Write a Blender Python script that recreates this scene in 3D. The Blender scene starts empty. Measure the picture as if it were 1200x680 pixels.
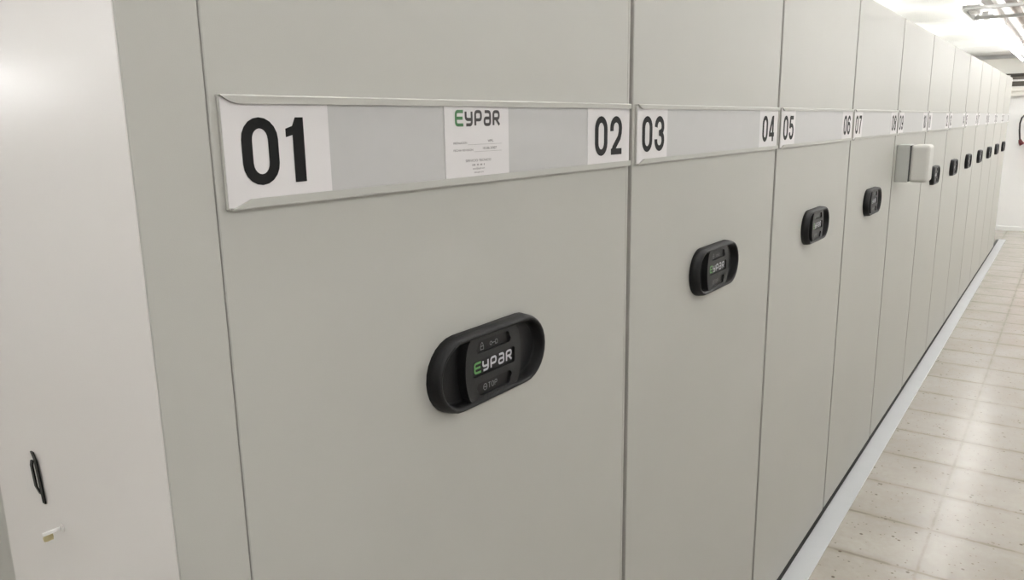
import bpy, bmesh, math, random
from mathutils import Vector, Matrix
random.seed(7)
S = bpy.context.scene
COL = S.collection
PI = math.pi
ZF = 1.79            # eye height above the floor
CEIL = ZF + 0.92

# ------------------------------------------------------------------ materials
def new_mat(name):
    m = bpy.data.materials.new(name); m.use_nodes = True
    nt = m.node_tree
    return m, nt, nt.nodes['Principled BSDF']

def srgb(r, g, b):
    def f(c):
        c /= 255.0
        return c/12.92 if c <= 0.04045 else ((c+0.055)/1.055)**2.4
    return (f(r), f(g), f(b), 1)

def mat(name, col, rough=0.5, metal=0.0, spec=0.5, bump=0.0, bscale=400, var=0.0, vscale=6, emit=None, estr=0):
    m, nt, b = new_mat(name)
    b.inputs['Base Color'].default_value = col
    b.inputs['Roughness'].default_value = rough
    b.inputs['Metallic'].default_value = metal
    b.inputs['Specular IOR Level'].default_value = spec
    tc = nt.nodes.new('ShaderNodeTexCoord')
    if var:
        n = nt.nodes.new('ShaderNodeTexNoise'); n.inputs['Scale'].default_value = vscale
        n.inputs['Detail'].default_value = 5
        nt.links.new(tc.outputs['Object'], n.inputs['Vector'])
        r = nt.nodes.new('ShaderNodeMapRange')
        r.inputs['From Min'].default_value = 0.3; r.inputs['From Max'].default_value = 0.7
        r.inputs['To Min'].default_value = 1-var; r.inputs['To Max'].default_value = 1+var
        nt.links.new(n.outputs['Fac'], r.inputs['Value'])
        v = nt.nodes.new('ShaderNodeVectorMath'); v.operation = 'SCALE'
        v.inputs[0].default_value = col[:3]
        nt.links.new(r.outputs['Result'], v.inputs['Scale'])
        nt.links.new(v.outputs['Vector'], b.inputs['Base Color'])
    if bump:
        n2 = nt.nodes.new('ShaderNodeTexNoise'); n2.inputs['Scale'].default_value = bscale
        n2.inputs['Detail'].default_value = 2
        nt.links.new(tc.outputs['Object'], n2.inputs['Vector'])
        bp = nt.nodes.new('ShaderNodeBump'); bp.inputs['Strength'].default_value = bump
        bp.inputs['Distance'].default_value = 0.001
        nt.links.new(n2.outputs['Fac'], bp.inputs['Height'])
        nt.links.new(bp.outputs['Normal'], b.inputs['Normal'])
    if emit:
        b.inputs['Emission Color'].default_value = emit
        b.inputs['Emission Strength'].default_value = estr
    return m

def floor_material():
    m, nt, b = new_mat('terrazzo')
    N = nt.nodes.new; L = nt.links.new
    tc = N('ShaderNodeTexCoord'); sep = N('ShaderNodeSeparateXYZ')
    L(tc.outputs['Object'], sep.inputs[0])
    def math_(op, a, bb=None, c=None):
        n = N('ShaderNodeMath'); n.operation = op
        for i, v in enumerate((a, bb, c)):
            if v is None: continue
            if isinstance(v, (int, float)): n.inputs[i].default_value = v
            else: L(v, n.inputs[i])
        return n.outputs[0]
    def noise(scale, detail=3, rough=.55):
        n = N('ShaderNodeTexNoise'); n.inputs['Scale'].default_value = scale
        n.inputs['Detail'].default_value = detail; n.inputs['Roughness'].default_value = rough
        L(tc.outputs['Object'], n.inputs['Vector']); return n.outputs['Fac']
    def ramp(fac, lo, hi, a=0., c=1.):
        n = N('ShaderNodeMapRange'); n.interpolation_type = 'SMOOTHSTEP'
        n.inputs['From Min'].default_value = lo; n.inputs['From Max'].default_value = hi
        n.inputs['To Min'].default_value = a; n.inputs['To Max'].default_value = c
        L(fac, n.inputs['Value']); return n.outputs['Result']
    P = 0.393
    wob = math_('MULTIPLY', math_('SUBTRACT', noise(22), .5), .012)
    def dist(coord, off):
        t = math_('ADD', math_('ADD', coord, -off + P*200.5), wob)
        fr = math_('MODULO', t, P)
        return math_('ABSOLUTE', math_('SUBTRACT', fr, P/2))      # distance to the joint
    dx = dist(sep.outputs['X'], 2.716); dy = dist(sep.outputs['Y'], -0.43)
    brk = ramp(noise(7, 4), .36, .62, .3, 1.)
    brk2 = ramp(noise(5, 4), .36, .64, .2, 1.)
    jx = math_('MULTIPLY', ramp(dx, .001, .013, 1, 0), brk)
    jxs = math_('MULTIPLY', ramp(dx, .0, .05, 1, 0), math_('MULTIPLY', brk2, .5))
    jy = math_('MULTIPLY', ramp(dy, .001, .010, 1, 0), math_('MULTIPLY', brk, .6))
    jys = math_('MULTIPLY', ramp(dy, .0, .04, 1, 0), math_('MULTIPLY', brk2, .35))
    grime = math_('MINIMUM', math_('ADD', math_('MAXIMUM', jx, jy), math_('MAXIMUM', jxs, jys)), 1.)
    def mix(fac, a, c):
        n = N('ShaderNodeMix'); n.data_type = 'RGBA'
        L(fac, n.inputs['Factor'])
        for i, v in ((6, a), (7, c)):
            if isinstance(v, tuple): n.inputs[i].default_value = v
            else: L(v, n.inputs[i])
        return n.outputs[2]
    base = mix(ramp(noise(3, 4), .3, .7), srgb(165, 159, 150), srgb(178, 173, 165))
    base = mix(ramp(noise(25, 6, .7), .25, .8, 0, .35), base, srgb(150, 140, 126))
    def chips(scale, thr, seed):
        v = N('ShaderNodeTexVoronoi'); v.inputs['Scale'].default_value = scale
        mp = N('ShaderNodeMapping'); mp.inputs['Location'].default_value = (seed, seed*2, 0)
        L(tc.outputs['Object'], mp.inputs[0]); L(mp.outputs[0], v.inputs['Vector'])
        w = N('ShaderNodeTexWhiteNoise'); L(v.outputs['Color'], w.inputs['Vector'])
        near = ramp(v.outputs['Distance'], .18, .30, 1, 0)
        pick = math_('GREATER_THAN', w.outputs['Value'], thr)
        return math_('MULTIPLY', near, pick)
    base = mix(math_('MULTIPLY', chips(60, .84, 3.1), .65), base, srgb(100, 86, 72))
    base = mix(math_('MULTIPLY', chips(34, .93, 9.7), .8), base, srgb(84, 72, 60))
    col = mix(math_('MULTIPLY', grime, .6), base, srgb(104, 93, 76))
    L(col, b.inputs['Base Color'])
    rg = math_('ADD', ramp(noise(9, 4), .3, .7, .215, .26), math_('MULTIPLY', grime, .0))
    L(rg, b.inputs['Roughness'])
    b.inputs['Specular IOR Level'].default_value = .5
    bp = N('ShaderNodeBump'); bp.inputs['Strength'].default_value = .12; bp.inputs['Distance'].default_value = .003
    L(math_('ADD', math_('SUBTRACT', noise(14, 3), math_('MULTIPLY', grime, .15)), 0.), bp.inputs['Height'])
    L(bp.outputs['Normal'], b.inputs['Normal'])
    return m

PANEL = mat('grey_green_powder_coat', srgb(172, 171, 165), .46, 0, .22, bump=.12, bscale=900, var=.012, vscale=3)
ENDWHITE = mat('off_white_powder_coat', srgb(224, 221, 218), .19, 0, .5, bump=.10, bscale=700, var=.01, vscale=3)
BROWNGREY = mat('brown_grey_strip', srgb(112, 106, 99), .75)
DARK = mat('dark_shadow_steel', srgb(60, 60, 58), .7)
INSERT = mat('grey_label_insert', srgb(174, 173, 172), .4, 0, .5, var=.01, vscale=30)
CARD = mat('white_paper_card', srgb(206, 203, 203), .5)
INK = mat('black_print', srgb(7, 7, 7), .6, 0, .2)
INKGREY = mat('grey_print', srgb(70, 66, 66), .6)
LOGODARK = mat('dark_brown_grey_print', srgb(48, 42, 42), .5)
LOGOGREEN = mat('green_print', srgb(52, 104, 58), .5)
PLASTIC = mat('black_grained_plastic', srgb(17, 17, 18), .5, 0, .25, bump=.35, bscale=500)
BRIDGE = mat('dark_grey_grained_plastic', srgb(30, 30, 31), .5, 0, .3, bump=.35, bscale=500)
PLASTIC2 = mat('black_smooth_plastic', srgb(9, 9, 9), .4, 0, .25)
HLOGO = mat('pale_grey_print', srgb(178, 178, 184), .5)
HGREEN = mat('leaf_green_print', srgb(86, 142, 76), .5)
HICON = mat('dim_grey_print', srgb(120, 120, 122), .5)
ALU = mat('anodised_aluminium', srgb(196, 198, 200), .42, .2, .5, bump=.05, bscale=300, var=.02, vscale=8)
CHROME = mat('bright_steel', srgb(225, 224, 220), .4, .8)
BRASS = mat('pale_brass', srgb(188, 178, 140), .4, .7)
WALL = mat('white_wall_paint', srgb(240, 240, 238), .7, 0, .3, bump=.2, bscale=60, var=.015, vscale=2)
CEILM = mat('white_ceiling_paint', srgb(244, 244, 242), .8, 0, .3, var=.02, vscale=2)
BEAM = mat('cream_bulkhead_paint', srgb(245, 243, 236), .7, 0, .3, var=.02, vscale=2)
VENTD = mat('dark_vent_louvre', srgb(84, 80, 72), .6)
PIPE = mat('grey_painted_pipe', srgb(176, 172, 170), .5, .2)
PIPEB = mat('brown_grey_pipe', srgb(140, 130, 122), .55, .1)
TRAY = mat('galvanised_steel', srgb(196, 196, 194), .45, .5, var=.05, vscale=20)
LAMPW = mat('white_lamp_housing', srgb(232, 232, 230), .4)
TUBE = mat('lit_fluorescent_tube', (1, 1, 1, 1), .4, emit=(1, .99, .985, 1), estr=22)
TUBE_W = mat('added_corridor_tube', (1, 1, 1, 1), .4, emit=(1, .99, .985, 1), estr=48)
TUBE_C = mat('added_shelf_top_tube', (1, 1, 1, 1), .4, emit=(1, .99, .985, 1), estr=55)
TUBE_B = mat('added_wall_tube', (1, 1, 1, 1), .4, emit=(1, .99, .985, 1), estr=26)
TUBE2 = mat('added_side_aisle_tube', (1, 1, 1, 1), .4, emit=(1, .99, .985, 1), estr=35)
RED = mat('red_cylinder_paint', srgb(150, 24, 28), .35)
RUBBER = mat('black_rubber_hose', srgb(34, 26, 26), .5)
FLOORM = floor_material()

# ------------------------------------------------------------------ mesh helpers
def box(bm, a, b, mi=0, bevel=0, seg=2):
    x0, y0, z0 = (min(a[i], b[i]) for i in range(3)); x1, y1, z1 = (max(a[i], b[i]) for i in range(3))
    v = [bm.verts.new(c) for c in ((x0,y0,z0),(x1,y0,z0),(x1,y1,z0),(x0,y1,z0),(x0,y0,z1),(x1,y0,z1),(x1,y1,z1),(x0,y1,z1))]
    fs = [bm.faces.new([v[i] for i in q]) for q in ((0,3,2,1),(4,5,6,7),(0,1,5,4),(1,2,6,5),(2,3,7,6),(3,0,4,7))]
    for f in fs: f.material_index = mi
    if bevel:
        es = set(e for f in fs for e in f.edges)
        r = bmesh.ops.bevel(bm, geom=list(es), offset=bevel, segments=seg, profile=.5, affect='EDGES', material=mi)

def tube(bm, pts, r, n=12, mi=0, cap=True):
    pts = [Vector(p) for p in pts]; rings = []
    up = None
    for i, p in enumerate(pts):
        t = (pts[min(i+1, len(pts)-1)] - pts[max(i-1, 0)]).normalized()
        if up is None:
            up = Vector((0,0,1)) if abs(t.z) < .9 else Vector((1,0,0))
        s = t.cross(up).normalized(); up = s.cross(t).normalized()
        rr = r[i] if isinstance(r, (list, tuple)) else r
        rings.append([bm.verts.new(p + rr*(math.cos(2*PI*k/n)*s + math.sin(2*PI*k/n)*up)) for k in range(n)])
    for a, b in zip(rings, rings[1:]):
        for k in range(n):
            f = bm.faces.new((a[k], a[(k+1)%n], b[(k+1)%n], b[k])); f.smooth = True; f.material_index = mi
    if cap:
        bm.faces.new(rings[0][::-1]).material_index = mi; bm.faces.new(rings[-1]).material_index = mi

def prism_y(bm, poly, y0, y1, mi=0):
    """extrude an x,z outline from y0 (front) to y1 (back)"""
    a = [bm.verts.new((x, y0, z)) for x, z in poly]; b = [bm.verts.new((x, y1, z)) for x, z in poly]
    n = len(poly)
    fs = [bm.faces.new(a), bm.faces.new(b[::-1])] + [bm.faces.new((a[i], b[i], b[(i+1)%n], a[(i+1)%n])) for i in range(n)]
    for f in fs: f.material_index = mi

def wedge(bm, prof, x0, x1):
    a = [bm.verts.new((x0, y, z)) for y, z in prof]; b = [bm.verts.new((x1, y, z)) for y, z in prof]; n = len(prof)
    bm.faces.new(a); bm.faces.new(b[::-1])
    for i in range(n): bm.faces.new((a[i], b[i], b[(i+1)%n], a[(i+1)%n]))

def obj(name, bm, mats, parent=None, loc=None):
    bmesh.ops.recalc_face_normals(bm, faces=bm.faces)
    me = bpy.data.meshes.new(name); bm.to_mesh(me); bm.free()
    for m in (mats if isinstance(mats, (list, tuple)) else [mats]): me.materials.append(m)
    o = bpy.data.objects.new(name, me); COL.objects.link(o)
    if parent: o.parent = parent
    if loc: o.location = loc
    return o

def NB(): return bmesh.new()
def tag(o, label=None, cat=None, group=None, kind=None):
    if label: o['label'] = label
    if cat: o['category'] = cat
    if group: o['group'] = group
    if kind: o['kind'] = kind
    return o
def thing(name, loc, label, cat, group=None):
    o = bpy.data.objects.new(name, None); COL.objects.link(o); o.location = loc; o.empty_display_size = .1
    return tag(o, label, cat, group)
def struct(name, bm, m):
    return tag(obj(name, bm, m), kind='structure')
def simple_struct(name, a, b, m):
    bm = NB(); box(bm, a, b); return struct(name, bm, m)

# ------------------------------------------------------------------ print (strokes)
def arc(cx, cz, rx, rz, a0, a1, n=10):
    return [(cx + rx*math.cos(math.radians(a0+(a1-a0)*i/n)), cz + rz*math.sin(math.radians(a0+(a1-a0)*i/n))) for i in range(n+1)]

def stroke(bm, pts, wx, wz, y, mi, closed=False):
    """flat band of print along a line; wx / wz are the pen's width and height"""
    n = len(pts); L = []; R = []
    for i, (x, z) in enumerate(pts):
        def nrm(a, b):
            dx, dz = b[0]-a[0], b[1]-a[1]; l = math.hypot(dx, dz) or 1
            return (-dz/l, dx/l)
        ns = []
        if closed or i > 0: ns.append(nrm(pts[i-1], pts[i]))
        if closed or i < n-1: ns.append(nrm(pts[i], pts[(i+1) % n]))
        nx = sum(q[0] for q in ns)/len(ns); nz = sum(q[1] for q in ns)/len(ns)
        l2 = max(nx*nx + nz*nz, .35); nx /= l2; nz /= l2
        L.append(bm.verts.new((x + nx*wx/2, y, z + nz*wz/2))); R.append(bm.verts.new((x - nx*wx/2, y, z - nz*wz/2)))
    for i in range(n if closed else n-1):
        j = (i+1) % n
        bm.faces.new((L[i], R[i], R[j], L[j])).material_index = mi

def flat_poly(bm, pts, y, mi):
    f = bm.faces.new([bm.verts.new((x, y, z)) for x, z in pts]); f.material_index = mi
    bmesh.ops.triangulate(bm, faces=[f])

# digits in a 50 x 76 cell (bold condensed)
def ell(z0, z1):
    rz = min(19, (z1-z0)/2); return arc(25, z1-rz, 18, rz, 0, 180) + arc(25, z0+rz, 18, rz, 180, 360)
DIG = {
 '0': [(ell(6, 70), True)],
 '2': [([(7.2, 47)] + arc(25, 53, 18, 17, 180, 0) + [(42, 44), (38, 34), (27, 24), (16, 14), (9, 3)], False), ([(3, 6.3), (49, 6.3)], False)],
 '3': [([(7.4, 52)] + arc(25, 54, 17, 16, 180, 0, 12)[1:] + arc(22, 51, 20, 11.5, 0, -90, 6), False),
       (arc(22, 27.5, 20.5, 12, 90, 0, 6) + arc(25, 23, 18, 17, 0, -180, 12) + [(7, 26)], False)],
 '4': [([(31, 72), (7, 24)], False), ([(1, 20), (50, 20)], False), ([(36, 0), (36, 76)], False)],
 '5': [([(8, 69.5), (46, 69.5)], False), ([(12, 72), (9, 36)], False), (arc(25, 30, 18, 16, 150, 0, 8) + arc(25, 23, 18, 17, 0, -180, 10), False)],
 '6': [(ell(6, 45), True), ([(7.2, 26)] + arc(25, 53, 18, 17, 180, 10), False)],
 '7': [([(2, 69.5), (49, 69.5)], False), ([(42, 70), (32, 50), (24, 25), (22, 0)], False)],
 '8': [(ell(6, 40), True), (ell(39, 70), True)],
 '9': [(ell(31, 70), True), ([(42.8, 50)] + arc(25, 23, 18, 17, 0, -170), False)],
}
ONE = [[(10, 0), (27, 0), (27, 76), (15, 76), (10, 66)], [(0, 63), (0, 53), (10, 55.5), (10, 66)]]
def digit(bm, ch, x, z, y, mi, s=.001):
    if ch == '1':
        for pc in ONE: bm.faces.new([bm.verts.new((x+a*s, y, z+b*s)) for a, b in pc]).material_index = mi
        return 27*s
    for k, (pts, closed) in enumerate(DIG[ch]):
        stroke(bm, [(x+a*s, z+b*s) for a, b in pts], 14.4*s, 12.4*s, y - .00004*k, mi, closed)
    return 50*s

def rnd(pts, r=.3, n=5):
    """round the inner corners of a polyline"""
    out = [pts[0]]
    for i in range(1, len(pts)-1):
        p, a, b = Vector(pts[i]), Vector(pts[i-1]), Vector(pts[i+1])
        d = min(r, (a-p).length*.48, (b-p).length*.48)
        s, e = p + (a-p).normalized()*d, p + (b-p).normalized()*d
        for k in range(n+1):
            t = k/n; q = (1-t)**2*s + 2*t*(1-t)*p + t*t*e; out.append((q.x, q.y))
    out.append(pts[-1]); return out
LOGO = [   # in a cell 1 wide, 1.35 high
 [rnd([(1.2, 1.35), (0, 1.35), (0, 0), (1.2, 0)], .35), [(0, .68), (1.1, .68)]],
 [rnd([(0, 1.35), (0, .55), (1, .55)], .35), rnd([(1, 1.35), (1, 0), (.05, 0)], .35)],
 [rnd([(0, -.08), (0, 1.35), (1, 1.35), (1, .5), (0, .5)], .35)],
 [rnd([(.05, 1.35), (1, 1.35), (1, 0), (0, 0), (0, .68), (1, .68)], .35)],
 [rnd([(0, -.08), (0, 1.35), (1, 1.35), (1, .62), (.1, .62)], .35), [(.45, .6), (1.08, -.06)]],
]
def logo(bm, x, z, w, h, y, mi_first, mi_rest, tf=.205):
    pitch = w/4.62; cw = pitch*.62; t = pitch*tf
    for i, strokes in enumerate(LOGO):
        for k, pl in enumerate(strokes):
            stroke(bm, [(x+t/2+i*pitch+a*cw, z+t/2+b/1.35*(h-t)) for a, b in pl], t, t, y-.00004*k, mi_first if i == 0 else mi_rest)

def text(bm, s, x, z, size, y, mi, width=None):
    cu = bpy.data.curves.new('tmp', 'FONT'); cu.body = s; cu.size = size
    o = bpy.data.objects.new('tmp', cu); COL.objects.link(o)
    dg = bpy.context.evaluated_depsgraph_get(); me = o.evaluated_get(dg).to_mesh()
    xs = [v.co.x for v in me.vertices]; k = width/(max(xs)-min(xs)) if width else 1
    vs = [bm.verts.new((x + (v.co.x-min(xs))*k, y, z + v.co.y)) for v in me.vertices]
    for p in me.polygons:
        try: bm.faces.new([vs[i] for i in p.vertices]).material_index = mi
        except ValueError: pass
    o.to_mesh_clear(); bpy.data.objects.remove(o); bpy.data.curves.remove(cu)

# ------------------------------------------------------------------ the room
XW = 14.1; X0 = -4.2; YB = 5.6; YR = -2.7
simple_struct('floor', (X0, YR, -.12), (XW, YB, 0), FLOORM)
simple_struct('ceiling', (X0, YR, CEIL), (XW, YB, CEIL+.12), CEILM)
simple_struct('wall_far', (XW, YR-.12, -.12), (XW+.12, YB+.12, CEIL+.12), WALL)
simple_struct('wall_near', (X0-.12, YR-.12, -.12), (X0, YB+.12, CEIL+.12), WALL)
simple_struct('wall_back', (X0, YB, -.12), (XW, YB+.12, CEIL+.12), WALL)
simple_struct('wall_right', (X0, YR-.12, -.12), (XW, YR, CEIL+.12), WALL)
# cream bulkhead across the head of the far wall, with a stepped moulding below it
bm = NB(); box(bm, (XW-.16, YR, ZF+.43), (XW, YB, ZF+.86), bevel=.004); box(bm, (XW-.19, YR, ZF+.37), (XW, YB, ZF+.43), bevel=.004)
box(bm, (XW-.12, YR, ZF+.30), (XW, YB, ZF+.37), bevel=.004)
struct('trim_1', bm, BEAM)
bm = NB(); box(bm, (XW-.015, YR, 0), (XW, YB, .07), bevel=.003); struct('baseboard_far', bm, WALL)
# shallow joints of the ceiling boards run across the room
bm = NB()
x = -3.6
while x < XW-.3:
    box(bm, (x, YR, CEIL-.004), (x+.05, YB, CEIL)); x += 1.2
struct('trim_2', bm, CEILM)

# floor rail profile in front of the units: two lengths of plate
def rail(xa, xb, label):
    t = thing('floor_rail', (xa, 0, 0), label, 'rail', 'aluminium floor rails along the shelving')
    L = xb-xa-.002
    bm = NB(); prof = [(-.088, 0), (-.088, .0045), (-.0865, .006), (-.004, .006), (-.002, .005), (-.002, 0)]
    a = [bm.verts.new((0, y, z)) for y, z in prof]; b = [bm.verts.new((L, y, z)) for y, z in prof]
    n = len(prof)
    bm.faces.new(a); bm.faces.new(b[::-1])
    for i in range(n): bm.faces.new((a[i], b[i], b[(i+1)%n], a[(i+1)%n]))
    obj('cover_plate', bm, ALU, t)
    bm = NB(); box(bm, (0, -.002, 0), (L, .03, .002)); obj('guide_channel', bm, DARK, t)
rail(-.09, 4.72, 'pale aluminium floor rail under the nearer shelving units, ending at the plate joint')
rail(4.72, 12.95, 'pale aluminium floor rail under the farther shelving units, running on past the last unit')

# ------------------------------------------------------------------ mobile shelving unit
ZB, ZT = .030, ZF+.489       # bottom and top of the front panel
W = .985
DEEP = 2.4
def make_handle(parent, cx, cz):
    f, rx, rz = .085, .064, .0625
    def outline(g, n=14):
        a = arc(f, 0, rx-g, rz-g, -90, 90, n) + arc(-f, 0, rx-g, rz-g, 90, 270, n)
        return [(cx+x, cz+z) for x, z in a]
    bm = NB(); loops = []
    for g, y in ((0, 0), (.0006, -.012), (.002, -.020), (.0045, -.0245), (.007, -.0255), (.0095, -.0245), (.0115, -.021), (.0135, -.008), (.016, -.005)):
        loops.append([bm.verts.new((x, y, z)) for x, z in outline(g)])
    n = len(loops[0])
    for a, b in zip(loops, loops[1:]):
        for k in range(n):
            q = bm.faces.new((a[k], a[(k+1)%n], b[(k+1)%n], b[k])); q.smooth = True
    bm.faces.new(loops[0][::-1]); bm.faces.new(loops[-1])
    h = obj('handle', bm, PLASTIC, parent)
    # centre bridge with three pockets
    ox = cx - .004
    def side(s):
        return [(ox + s*(.058 + .018*math.cos(t*PI/2)), cz + .0515*math.sin(t*PI/2)/1.0) for t in [i/8 for i in range(-8, 9)]]
    outer = side(1) + side(-1)[::-1]
    def rrect(x0, x1, z0, z1, r, taper=0):
        cs = [((x1-r, z0+r), -90), ((x1-r+taper, z1-r), 0), ((x0+r-taper, z1-r), 90), ((x0+r, z0+r), 180)]
        return [p for (c, a) in cs for p in arc(c[0], c[1], r, r, a, a+90, 4)]
    pockets = [rrect(ox-.047, ox+.047, cz+.0255, cz+.0455, .007, -.004), rrect(ox-.058, ox+.058, cz-.0125, cz+.0145, .004), rrect(ox-.044, ox+.044, cz-.047, cz-.0245, .008, .004)]
    bm = NB()
    YF = -.0215
    def loop(pts, y):
        vs = [bm.verts.new((x, y, z)) for x, z in pts]
        return vs, [bm.edges.new((vs[i], vs[(i+1) % len(vs)])) for i in range(len(vs))]
    ov, oe = loop(outer, YF); edges = list(oe); pk = []
    for p in pockets:
        v, e = loop(p, YF); pk.append(v); edges += e
    bmesh.ops.triangle_fill(bm, use_beauty=True, use_dissolve=False, edges=edges)
    bv = [bm.verts.new((cx+(v.co.x-cx)*1.0, -.004, v.co.z)) for v in ov]
    for i in range(len(ov)):
        j = (i+1) % len(ov); q = bm.faces.new((ov[i], ov[j], bv[j], bv[i]))
    for v in pk:
        b = [bm.verts.new((p.co.x, YF+.005, p.co.z)) for p in v]
        for i in range(len(v)):
            j = (i+1) % len(v); bm.faces.new((v[i], v[j], b[j], b[i]))
    br = obj('centre_bridge', bm, BRIDGE, h)
    yb = YF+.005
    bm = NB(); prism_y(bm, pockets[1], yb-.0012, yb+.002)
    logo(bm, ox-.050, cz-.0088, .100, .0195, yb-.0016, 1, 2, .17)
    tag(obj('logo_plate', bm, [PLASTIC2, HGREEN, HLOGO], h), 'black plate with the pale lettering')
    bm = NB(); prism_y(bm, pockets[0], yb-.0012, yb+.002)
    yy = yb-.0016; ax, az = ox-.028, cz+.034       # padlock and key marks
    stroke(bm, [(ax-.004, az-.005), (ax+.004, az-.005), (ax+.004, az+.0005), (ax-.004, az+.0005)], .0011, .0011, yy, 1, True)
    stroke(bm, [(ax-.003, az+.001), (ax-.002, az+.005), (ax, az+.0068), (ax+.002, az+.005), (ax+.003, az+.001)], .0011, .0011, yy, 1)
    ax = ox+.002
    stroke(bm, arc(ax-.006, az, .003, .003, 0, 330, 10), .0011, .0011, yy, 1, True)
    stroke(bm, [(ax-.003, az), (ax+.006, az)], .0011, .0011, yy, 1)
    stroke(bm, rnd([(ax+.006, az-.0035), (ax+.006, az+.0035), (ax+.011, az+.0035), (ax+.012, az), (ax+.011, az-.0035)], .002), .0011, .0011, yy, 1, True)
    obj('lock_pad', bm, [PLASTIC2, HICON], h)
    bm = NB(); prism_y(bm, pockets[2], yb-.0012, yb+.002)
    ax, az = ox-.022, cz-.036
    stroke(bm, arc(ax, az, .0048, .0052, 0, 340, 12), .0012, .0012, yy, 1, True); stroke(bm, [(ax-.003, az), (ax+.003, az)], .0014, .0014, yy, 1)
    for k in range(4):
        q = ax+.0085+k*.0088
        if k == 0: stroke(bm, [(q, az+.0045), (q+.006, az+.0045)], .0012, .0012, yy, 1); stroke(bm, [(q+.003, az+.0045), (q+.003, az-.0045)], .0012, .0012, yy, 1)
        elif k == 1: stroke(bm, arc(q+.003, az, .003, .0045, 0, 340, 10), .0012, .0012, yy, 1, True)
        elif k == 2: stroke(bm, rnd([(q, az-.0045), (q, az+.0045), (q+.006, az+.0045), (q+.006, az), (q, az)], .002), .0012, .0012, yy, 1)
    obj('stop_pad', bm, [PLASTIC2, HICON], h)
    bm = NB()
    prism_y(bm, rrect(ox+.066, ox+.079, cz-.0405, cz-.0375, .0012), -.0075, -.004)
    tag(obj('metal_badge', bm, CHROME, h), 'small bright badge low in the right grip')
    return h

def number_card(parent, txt, right):
    """white card with two printed digits, slid into the holder"""
    bm = NB(); z0, z1 = ZF-.0875, ZF+.0335
    a, b = (.0115, .162) if not right else (.803, .974)
    box(bm, (a, -.0052, z0), (b, -.0044, z1))
    x = .034 if not right else .830
    for ch in txt:
        x += digit(bm, ch, x, ZF-.0645, -.0056, 1) + .0115
    o = obj('number_card', bm, [CARD, INK], parent)
    return o

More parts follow.
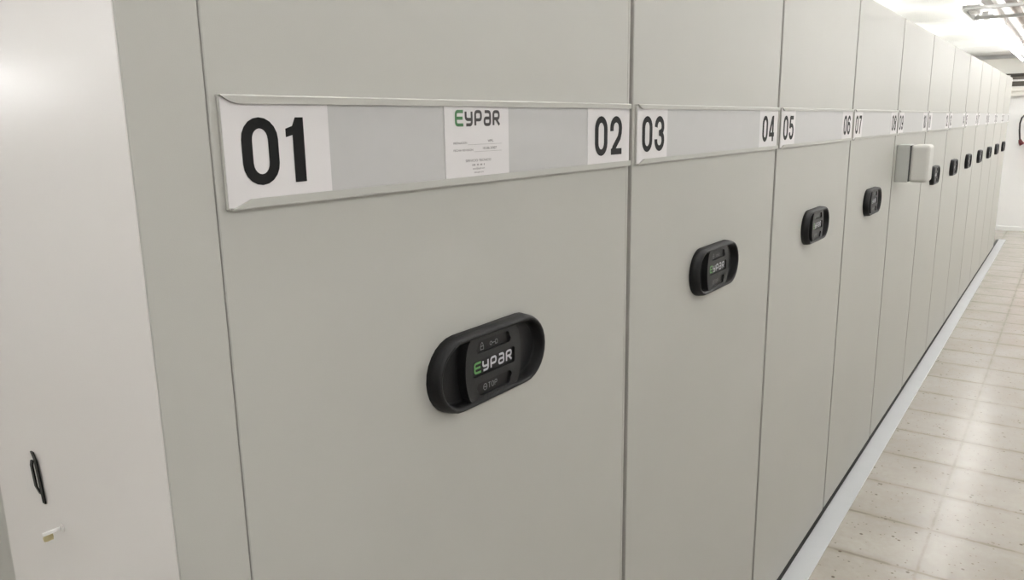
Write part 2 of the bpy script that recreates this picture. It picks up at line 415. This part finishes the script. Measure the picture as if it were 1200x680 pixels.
def make_unit(k, group):
    n1, n2 = '%02d' % (2*k-1), '%02d' % (2*k)
    u = thing('mobile_shelving_unit', (k-1, 0, 0), UNIT_LABEL[k-1], 'shelving unit', group)
    if k == 1:
        bm = NB(); box(bm, (0, 0, ZB), (.9745, .02, ZT), bevel=.0022, seg=2); P['front'] = obj('front_panel', bm, PANEL, u)
        bm = NB(); box(bm, (.9762, .0012, ZB), (W, .022, ZT), bevel=.001, seg=1); P['lip'] = obj('edge_lip', bm, PANEL, u)
        bm = NB(); box(bm, (.006, .0205, .05), (.974, DEEP, ZT-.004)); P['body'] = obj('shelving_carcass', bm, PANEL, u)
        bm = NB(); box(bm, (.9855, .012, .05), (.9985, .05, ZT-.004), bevel=.001, seg=1); P['gapshade'] = obj('gap_shade_strip', bm, BROWNGREY, u)  # strip filling the gap; the side wall's shade is put into its colour
        bm = NB(); box(bm, (.03, .06, .006), (.95, DEEP-.1, .049)); P['base'] = obj('mobile_base', bm, DARK, u)
        # label holder
        bm = NB(); z0, z1 = ZF-.0895, ZF+.036
        box(bm, (.010, -.0042, z0), (.9745, -.0002, z1), bevel=.0005, seg=1)
        ztop = [(.011, z1-.0012)] + [(.9745, z1-.0012), (.9745, z1-.0095), (.034, z1-.0095)] + [(.034-.021*t, z1-.0095+.0070*t*t) for t in (.25, .5, .75, 1)]
        prism_y(bm, ztop, -.0095, -.0060); wedge(bm, [(-.0040, z1), (-.0070, z1+.0004), (-.0098, z1-.0014), (-.0060, z1-.0014)], .011, .9745)
        prism_y(bm, [(.014, z0), (.9745, z0), (.9745, z0+.0105), (.040, z0+.0105)], -.0095, -.0060); wedge(bm, [(-.0040, z0), (-.0040, z0+.002), (-.0098, z0+.002), (-.0080, z0)], .014, .9745)
        hd = P['holder'] = obj('label_holder', bm, PANEL, u)
        bm = NB(); box(bm, (.1622, -.0050, ZF-.086), (.8028, -.0043, ZF+.033)); P['insert'] = obj('insert_strip', bm, INSERT, hd)
        number_card(hd, n1, False); number_card(hd, n2, True)
        bm = NB(); box(bm, (.383, -.0058, ZF-.0865), (.544, -.0051, ZF+.0335))
        logo(bm, .407, ZF-.003, .108, .0245, -.0062, 2, 3)
        yt = -.0062
        text(bm, 'INSTALACION', .402, ZF-.0290, .0045, yt, 1, .032)
        text(bm, 'VPL', .487, ZF-.0275, .0055, yt, 1, .015)
        text(bm, 'FECHA REVISION', .402, ZF-.0400, .0045, yt, 1, .047)
        text(bm, '10.06.2007', .474, ZF-.0385, .0055, yt, 1, .036)
        for zz, xa in ((ZF-.0305, .437), (ZF-.0415, .452)):
            q = xa
            while q < .524: stroke(bm, [(q, zz), (q+.0012, zz)], .0006, .0006, yt, 1); q += .0026
        text(bm, 'SERVICIO TECNICO', .430, ZF-.0565, .0052, yt, 1, .064)
        q = .447
        for i in range(11):                                   # a line of figures too small to read
            if i not in (3, 6, 9): stroke(bm, [(q, ZF-.0630), (q, ZF-.0602)], .0013, .001, yt, 1)
            q += .0029
        text(bm, 'eypar@eypar.com', .447, ZF-.0685, .0042, yt, 1, .030)
        text(bm, 'www.eypar.com', .450, ZF-.0742, .0042, yt, 1, .024)
        tag(obj('information_card', bm, [CARD, INKGREY, LOGOGREEN, LOGODARK], hd), 'white card with a green and dark logo and small print')
        P['handle'] = make_handle(u, .476, ZF-.385)
    else:
        for key in ('front', 'lip', 'body', 'gapshade', 'base', 'holder'):
            o = P[key].copy(); COL.objects.link(o); o.parent = u
            if key == 'holder': hd = o
        o = P['insert'].copy(); COL.objects.link(o); o.parent = hd
        number_card(hd, n1, False); number_card(hd, n2, True)
        if k != 5:
            h = P['handle'].copy(); COL.objects.link(h); h.parent = u
            for ch in P['handle'].children:
                c = ch.copy(); COL.objects.link(c); c.parent = h
    return u
P = {}
UNIT_LABEL = [
 'nearest grey mobile shelving unit, numbered 01 and 02, with the information card',
 'grey mobile shelving unit numbered 03 and 04, right after the unit with the information card',
 'grey mobile shelving unit numbered 05 and 06, with black oval handle',
 'grey mobile shelving unit numbered 07 and 08, just before the unit carrying the wall box',
 'grey mobile shelving unit without black handle, fitted with a projecting box',
 'grey mobile shelving unit just beyond the one with the projecting box',
 'second grey mobile shelving unit beyond the one with the projecting box',
 'third grey mobile shelving unit beyond the one with the projecting box',
 'fourth grey mobile shelving unit from the far end of the row',
 'third grey mobile shelving unit from the far end of the row',
 'last but one grey mobile shelving unit towards the far wall',
 'last grey mobile shelving unit, at the far end of the row',
]
for k in range(1, 13):
    u = make_unit(k, 'mobile shelving units in the row')
    if k == 5:       # control box standing off the panel of the fifth unit
        bx, z0, z1 = .055, ZF-.335, ZF-.140
        bm = NB(); box(bm, (bx, -.064, z0), (bx+.15, -.0005, z1), bevel=.003)
        cb = obj('control_box', bm, mat('mid_grey_box_steel', srgb(166, 167, 161), .5), u)
        tag(cb, 'grey box with a pale lid standing off the panel')
        bm = NB(); box(bm, (bx, -.158, z0), (bx+.15, -.068, z1), bevel=.018, seg=4); obj('lid', bm, mat('pale_box_lid', srgb(186, 185, 179), .5), cb)
        bm = NB(); box(bm, (bx+.004, -.069, z0+.004), (bx+.146, -.063, z1-.004)); obj('seal', bm, DARK, cb)

# ------------------------------------------------------------------ end cabinet with doors on its side
c = thing('end_cabinet', (-.076, 0, 0), 'off-white end cabinet left of the numbered units, with door pull and lock', 'cabinet')
bm = NB(); box(bm, (-.014, 0, .008), (.0745, .004, ZT), bevel=.0012, seg=3); obj('front_post', bm, PANEL, c)
bm = NB(); box(bm, (.004, .0045, .008), (.072, DEEP, ZT-.002)); obj('carcass', bm, PANEL, c)
def leaf(y0, y1, name):
    bm = NB(); box(bm, (-.014, 0, .012), (.0, y1-y0, ZT-.002), bevel=.0025, seg=3)
    return obj(name, bm, ENDWHITE, c, (0, y0, 0))
d1 = leaf(.0045, .469, 'door')
d2 = leaf(.473, .940, 'door'); d2.location.x = .010; d2.data.materials[0] = PANEL
d3 = leaf(.944, DEEP, 'side_panel')
# lever pull on the first door: dark strip painting the recess edge and its shadow, plus a bow that stands off at the top
bm = NB(); xx = -.0141; yc = .321; zt, zb = ZF-.424, ZF-.492
def strip(bm, pts, wy, t):
    """bar of width wy (along y) and thickness t (along x) through x,y,z points"""
    ring = [[bm.verts.new((x+dx, y+dy, z)) for dx, dy in ((0, -wy/2), (0, wy/2), (-t, wy/2), (-t, -wy/2))] for x, y, z in pts]
    for a, b in zip(ring, ring[1:]):
        for k in range(4): bm.faces.new((a[k], a[(k+1)%4], b[(k+1)%4], b[k]))
    bm.faces.new(ring[0]); bm.faces.new(ring[-1])
strip(bm, [(xx, yc+.016, zt+.002), (xx-.002, yc+.004, zt-.006), (xx-.001, yc-.002, zb)], .0075, .002)
pl = obj('door_pull', bm, PLASTIC2, c)
bm = NB(); strip(bm, [(xx, yc+.010, zt-.007), (xx, yc+.004, zb+.008)], .009, .0012); tag(obj('pull_plate', bm, CHROME, pl), 'bright plate of the pull')
bm = NB(); strip(bm, [(xx-.0014, yc+.016, zt-.010), (xx-.0035, yc+.014, zt-.016), (xx-.003, yc+.011, zb+.022), (xx-.0012, yc+.005, zb+.012)], .0065, .002); obj('pull_bow', bm, PLASTIC2, pl)
bm = NB(); ly, lz = .281, ZF-.517
tube(bm, [(xx-.0015, ly, lz), (xx, ly, lz)], .006, 24); tube(bm, [(xx-.0025, ly, lz), (xx-.0015, ly, lz)], .0045, 24)
obj('lock_cylinder', bm, ENDWHITE, c)
# key left in the lock
kx, ky, kz = -.076+xx-.0026, ly, lz
kt = thing('key', (kx, ky, kz), 'small key with a pale bow left in the lock of the end cabinet', 'key')
bm = NB(); box(bm, (-.022, -.0012, -.0022), (0, .0012, .0026), bevel=.0004, seg=1); obj('key_blade', bm, LAMPW, kt)  # white colour stands in for the bright reflection on the steel blade
bm = NB(); pts = [(-.021, -.0022), (-.0105, -.0022), (-.0100, -.006), (-.0105, -.0105), (-.0135, -.0100), (-.0175, -.0105), (-.0215, -.0095), (-.0222, -.006)]
prism_y(bm, pts, -.0016, .0016); obj('key_bow', bm, BRASS, kt)

# ------------------------------------------------------------------ ceiling fittings
def make_lamp(loc, label, group, L=1.5, rot=0, tubes=None):
    t = thing('ceiling_light', loc, label, 'ceiling light', group); t.rotation_euler = (0, 0, rot)
    if 'lamp' not in P:
        bm = NB(); box(bm, (0, -.022, -.0), (L, .022, .045), bevel=.004); P['lh'] = obj('housing', bm, LAMPW, t)
        P['lt'] = []
        for y in (-.045, .045):
            bm = NB(); tube(bm, [(.05, y, .002), (L-.05, y, .002)], .013, 12); tb = obj('fluorescent_tube', bm, TUBE, t); P['lt'].append(tb)
        P['le'] = []
        for x in (.0, L-.048):
            bm = NB(); box(bm, (x, -.06, -.014), (x+.048, .06, .018), bevel=.003); P['le'].append(obj('lamp_holder', bm, LAMPW, t))
        bm = NB()
        for x in (.3, L-.3): tube(bm, [(x, 0, .045), (x, 0, CEIL-loc[2])], .004, 8)
        P['lr'] = obj('hanger', bm, LAMPW, t); P['lamp'] = 1
    else:
        for o in [P['lh'], P['lr']] + P['lt'] + P['le']:
            q = o.copy(); COL.objects.link(q); q.parent = t
            if tubes and o in P['lt']:
                q.material_slots[0].link = 'OBJECT'; q.material_slots[0].material = tubes
    return t
LZ = ZF+.775
G = 'twin tube lights over the aisle'
spots = [(-1.6, 'twin tube light hanging above the near end of the aisle'), (.0, 'twin tube light above the 01 and 02 unit'), (1.6, 'twin tube light above the 03 and 04 unit'), (3.0, 'twin tube light above the 07 and 08 unit'),
         (4.55, 'twin tube light hanging just before the steel tray'), (7.0, 'lit twin tube light starting right behind the steel tray'), (8.55, 'second lit twin tube light behind the steel tray'),
         (10.1, 'third lit twin tube light behind the steel tray'), (11.65, 'lit twin tube light nearest the far wall')]
for x, lab in spots: make_lamp((x, -.065, LZ), lab, G)
SEC = (-1.2, 1.9, 4.6, 6.6, 8.4, 10.0, 11.6)
for i in range(7): make_lamp((SEC[i], -1.75, LZ), ('first', 'second', 'third', 'fourth', 'fifth', 'sixth', 'seventh')[i] + ' added twin tube light of the second row, along the corridor wall', 'added twin tube lights along the corridor wall', tubes=TUBE_W)  # second row added out of view to even the light on the fronts
for i in range(3): make_lamp((-3.3, 1.0+i*1.55, LZ), ('nearest', 'middle', 'farthest')[i] + ' added twin tube light over the side aisle left of the end cabinet', 'added twin tube lights over the side aisle', rot=PI/2, tubes=TUBE2)  # added out of view to brighten the side of the end cabinet

wl = thing('added_wall_light', (-2.6, YB-.05, ZF+.34), 'added long tube light on the back wall left of the end cabinet', 'added wall light')  # added out of view for the highlight on the end cabinet's side
bm = NB(); box(bm, (0, .0, -.03), (2.4, .05, .03), bevel=.004); obj('housing', bm, LAMPW, wl)
bm = NB(); tube(bm, [(.04, -.02, 0), (2.36, -.02, 0)], .02, 12); obj('fluorescent_tube', bm, TUBE_B, wl)
bm = NB(); box(bm, (0, -.045, -.028), (.04, .0, .028), bevel=.003); box(bm, (2.36, -.045, -.028), (2.4, .0, .028), bevel=.003); obj('lamp_holder', bm, LAMPW, wl)

make_lamp((13.45, -2.3, LZ), 'added twin tube light set across the corridor at the far wall', None, rot=PI/2, tubes=TUBE_W)  # extra lamp added out of view to brighten the far end
for i in range(5): make_lamp((.6+i*2.7, 1.15, LZ), ('first', 'second', 'third', 'fourth', 'fifth')[i] + ' added twin tube light hanging over the shelving tops', 'added twin tube lights over the shelving tops', tubes=TUBE_C)  # hidden row added to whiten the ceiling without lighting the fronts

# cable tray hanging across the aisle
TX, TZ = 6.15, ZF+.75
t = thing('cable_tray', (TX, 0, TZ), 'short steel ladder tray hung from the ceiling on rods', 'cable tray')
bm = NB(); box(bm, (0, -.012, -.006), (.76, .004, .03), bevel=.002); obj('side_rail', bm, TRAY, t)
bm = NB(); box(bm, (0, -.80, -.006), (.76, -.785, .03), bevel=.002); obj('side_rail', bm, TRAY, t)
for x in (.0, .70):
    bm = NB(); box(bm, (x, -.785, -.004), (x+.05, -.012, .018), bevel=.002); obj('rung', bm, TRAY, t)
for x in (.02, .72):
    for y in (-.03, -.77):
        bm = NB(); tube(bm, [(x, y, -.012), (x, y, CEIL-TZ)], .005, 8); box(bm, (x-.012, y-.012, .019), (x+.012, y+.012, .027)); obj('hanger_rod', bm, TRAY, t)
# conduit box clamped to the tray's near corner
bm = NB(); box(bm, (.20, -.075, .0), (.40, -.014, .05), bevel=.004); obj('junction_box', bm, LAMPW, t)

def pipe(y, z, r, m, x0, x1, label):
    t = thing('ceiling_pipe', (x0, y, z), label, 'pipe', 'pipes under the ceiling')
    bm = NB(); tube(bm, [(0, 0, 0), (x1-x0, 0, 0)], r, 20); obj('pipe_run', bm, m, t)
    x = .8
    while x < x1-x0-.3:
        bm = NB(); tube(bm, [(x, 0, 0), (x+.03, 0, 0)], r+.004, 20); box(bm, (x+.01, -.004, r), (x+.02, .004, CEIL-z)); obj('pipe_clip', bm, TRAY, t); x += 2.4
pipe(-.085, ZF+.868, .028, PIPE, -2, XW, 'grey ceiling pipe running just right of the tube lights')
pipe(-.245, ZF+.86, .034, PIPEB, -2, XW, 'brownish ceiling pipe to the right, above the steel tray')

# vent in the bulkhead
VX = XW-.16
v = thing('vent_grille', (VX, 0, ZF+.43), 'dark louvred vent grille in the cream bulkhead of the far wall', 'vent')
bm = NB(); box(bm, (-.012, -.78, .01), (0, .15, .195)); obj('backing', bm, VENTD, v)
bm = NB()
prism = [(.22, .175), (.22, .197), (-.80, .197), (-.80, .175)]
box(bm, (-.06, -.80, .178), (0, .225, .198), bevel=.002); obj('hood', bm, VENTD, v)
for z, m in ((.135, BROWNGREY), (.095, LAMPW), (.045, VENTD)):
    bm = NB(); box(bm, (-.03, -.78, z-.012), (-.012, .15, z+.016), bevel=.002); obj('louvre', bm, m, v)
bm = NB(); box(bm, (-.045, .150, .0), (0, .175, .177), bevel=.002); box(bm, (-.045, -.80, -.004), (0, .175, .008), bevel=.002); obj('frame', bm, LAMPW, v)

# extinguisher on the far wall, mostly past the frame's edge
ex = thing('fire_extinguisher', (XW-.0785, -.30, ZF-.75), 'red fire extinguisher with black hose hanging on the far wall', 'fire extinguisher')
def lathe(bm, prof, n=24):
    rings = [[bm.verts.new((r*math.cos(2*PI*k/n), r*math.sin(2*PI*k/n), z)) for k in range(n)] for r, z in prof]
    for a, b in zip(rings, rings[1:]):
        for k in range(n): bm.faces.new((a[k], a[(k+1)%n], b[(k+1)%n], b[k])).smooth = True
    bm.faces.new(rings[0][::-1]); bm.faces.new(rings[-1])
bm = NB(); lathe(bm, [(.06, 0), (.075, .01), (.078, .03), (.078, .44), (.07, .50), (.045, .54), (.025, .56), (.022, .60)]); obj('cylinder', bm, RED, ex)
bm = NB(); lathe(bm, [(.024, .60), (.03, .61), (.03, .66), (.02, .68)]); box(bm, (-.015, -.10, .67), (.015, .03, .69), bevel=.003); obj('valve', bm, CHROME, ex)
bm = NB(); tube(bm, [(0, .025, .65), (0, .08, .70), (0, .15, .755), (0, .20, .77), (0, .245, .72), (0, .262, .63), (0, .256, .52), (0, .243, .42), (0, .235, .36)], .0125, 10); obj('hose', bm, RUBBER, ex)
bm = NB(); tube(bm, [(0, .240, .39), (0, .225, .35), (0, .20, .31)], [.02, .03, .038], 12); obj('nozzle', bm, mat('dark_red_nozzle', srgb(84, 22, 26), .4), ex)
bm = NB(); box(bm, (.060, -.05, .15), (.0785, .05, .19), bevel=.002); box(bm, (.060, -.05, .42), (.0785, .05, .46), bevel=.002); obj('wall_bracket', bm, DARK, ex)

# ------------------------------------------------------------------ camera, world, view
cam = bpy.data.cameras.new('camera'); co = bpy.data.objects.new('camera', cam); COL.objects.link(co)
r = Vector((0.57999521, -0.81447255, -0.01549284)); u = Vector((0.17942645, 0.10917398, 0.97769484)); f = Vector((0.79461419, 0.56983815, -0.2094583))
M = Matrix((r, u, -f)).transposed().to_4x4(); M.translation = Vector((-.5079, -.7620, ZF))
co.matrix_world = M
cam.sensor_width = 36; cam.lens = 909.868*36/1200; cam.clip_start = .02
S.camera = co
w = bpy.data.worlds.new('world'); S.world = w; w.use_nodes = True
w.node_tree.nodes['Background'].inputs[0].default_value = (.9, .95, 1, 1); w.node_tree.nodes['Background'].inputs[1].default_value = .0
S.view_settings.view_transform = 'Standard'; S.view_settings.look = 'None'; S.view_settings.gamma = 1; S.view_settings.use_curve_mapping = False
S.view_settings.exposure = 0.0
S.cycles.max_bounces = 8; S.cycles.diffuse_bounces = 5
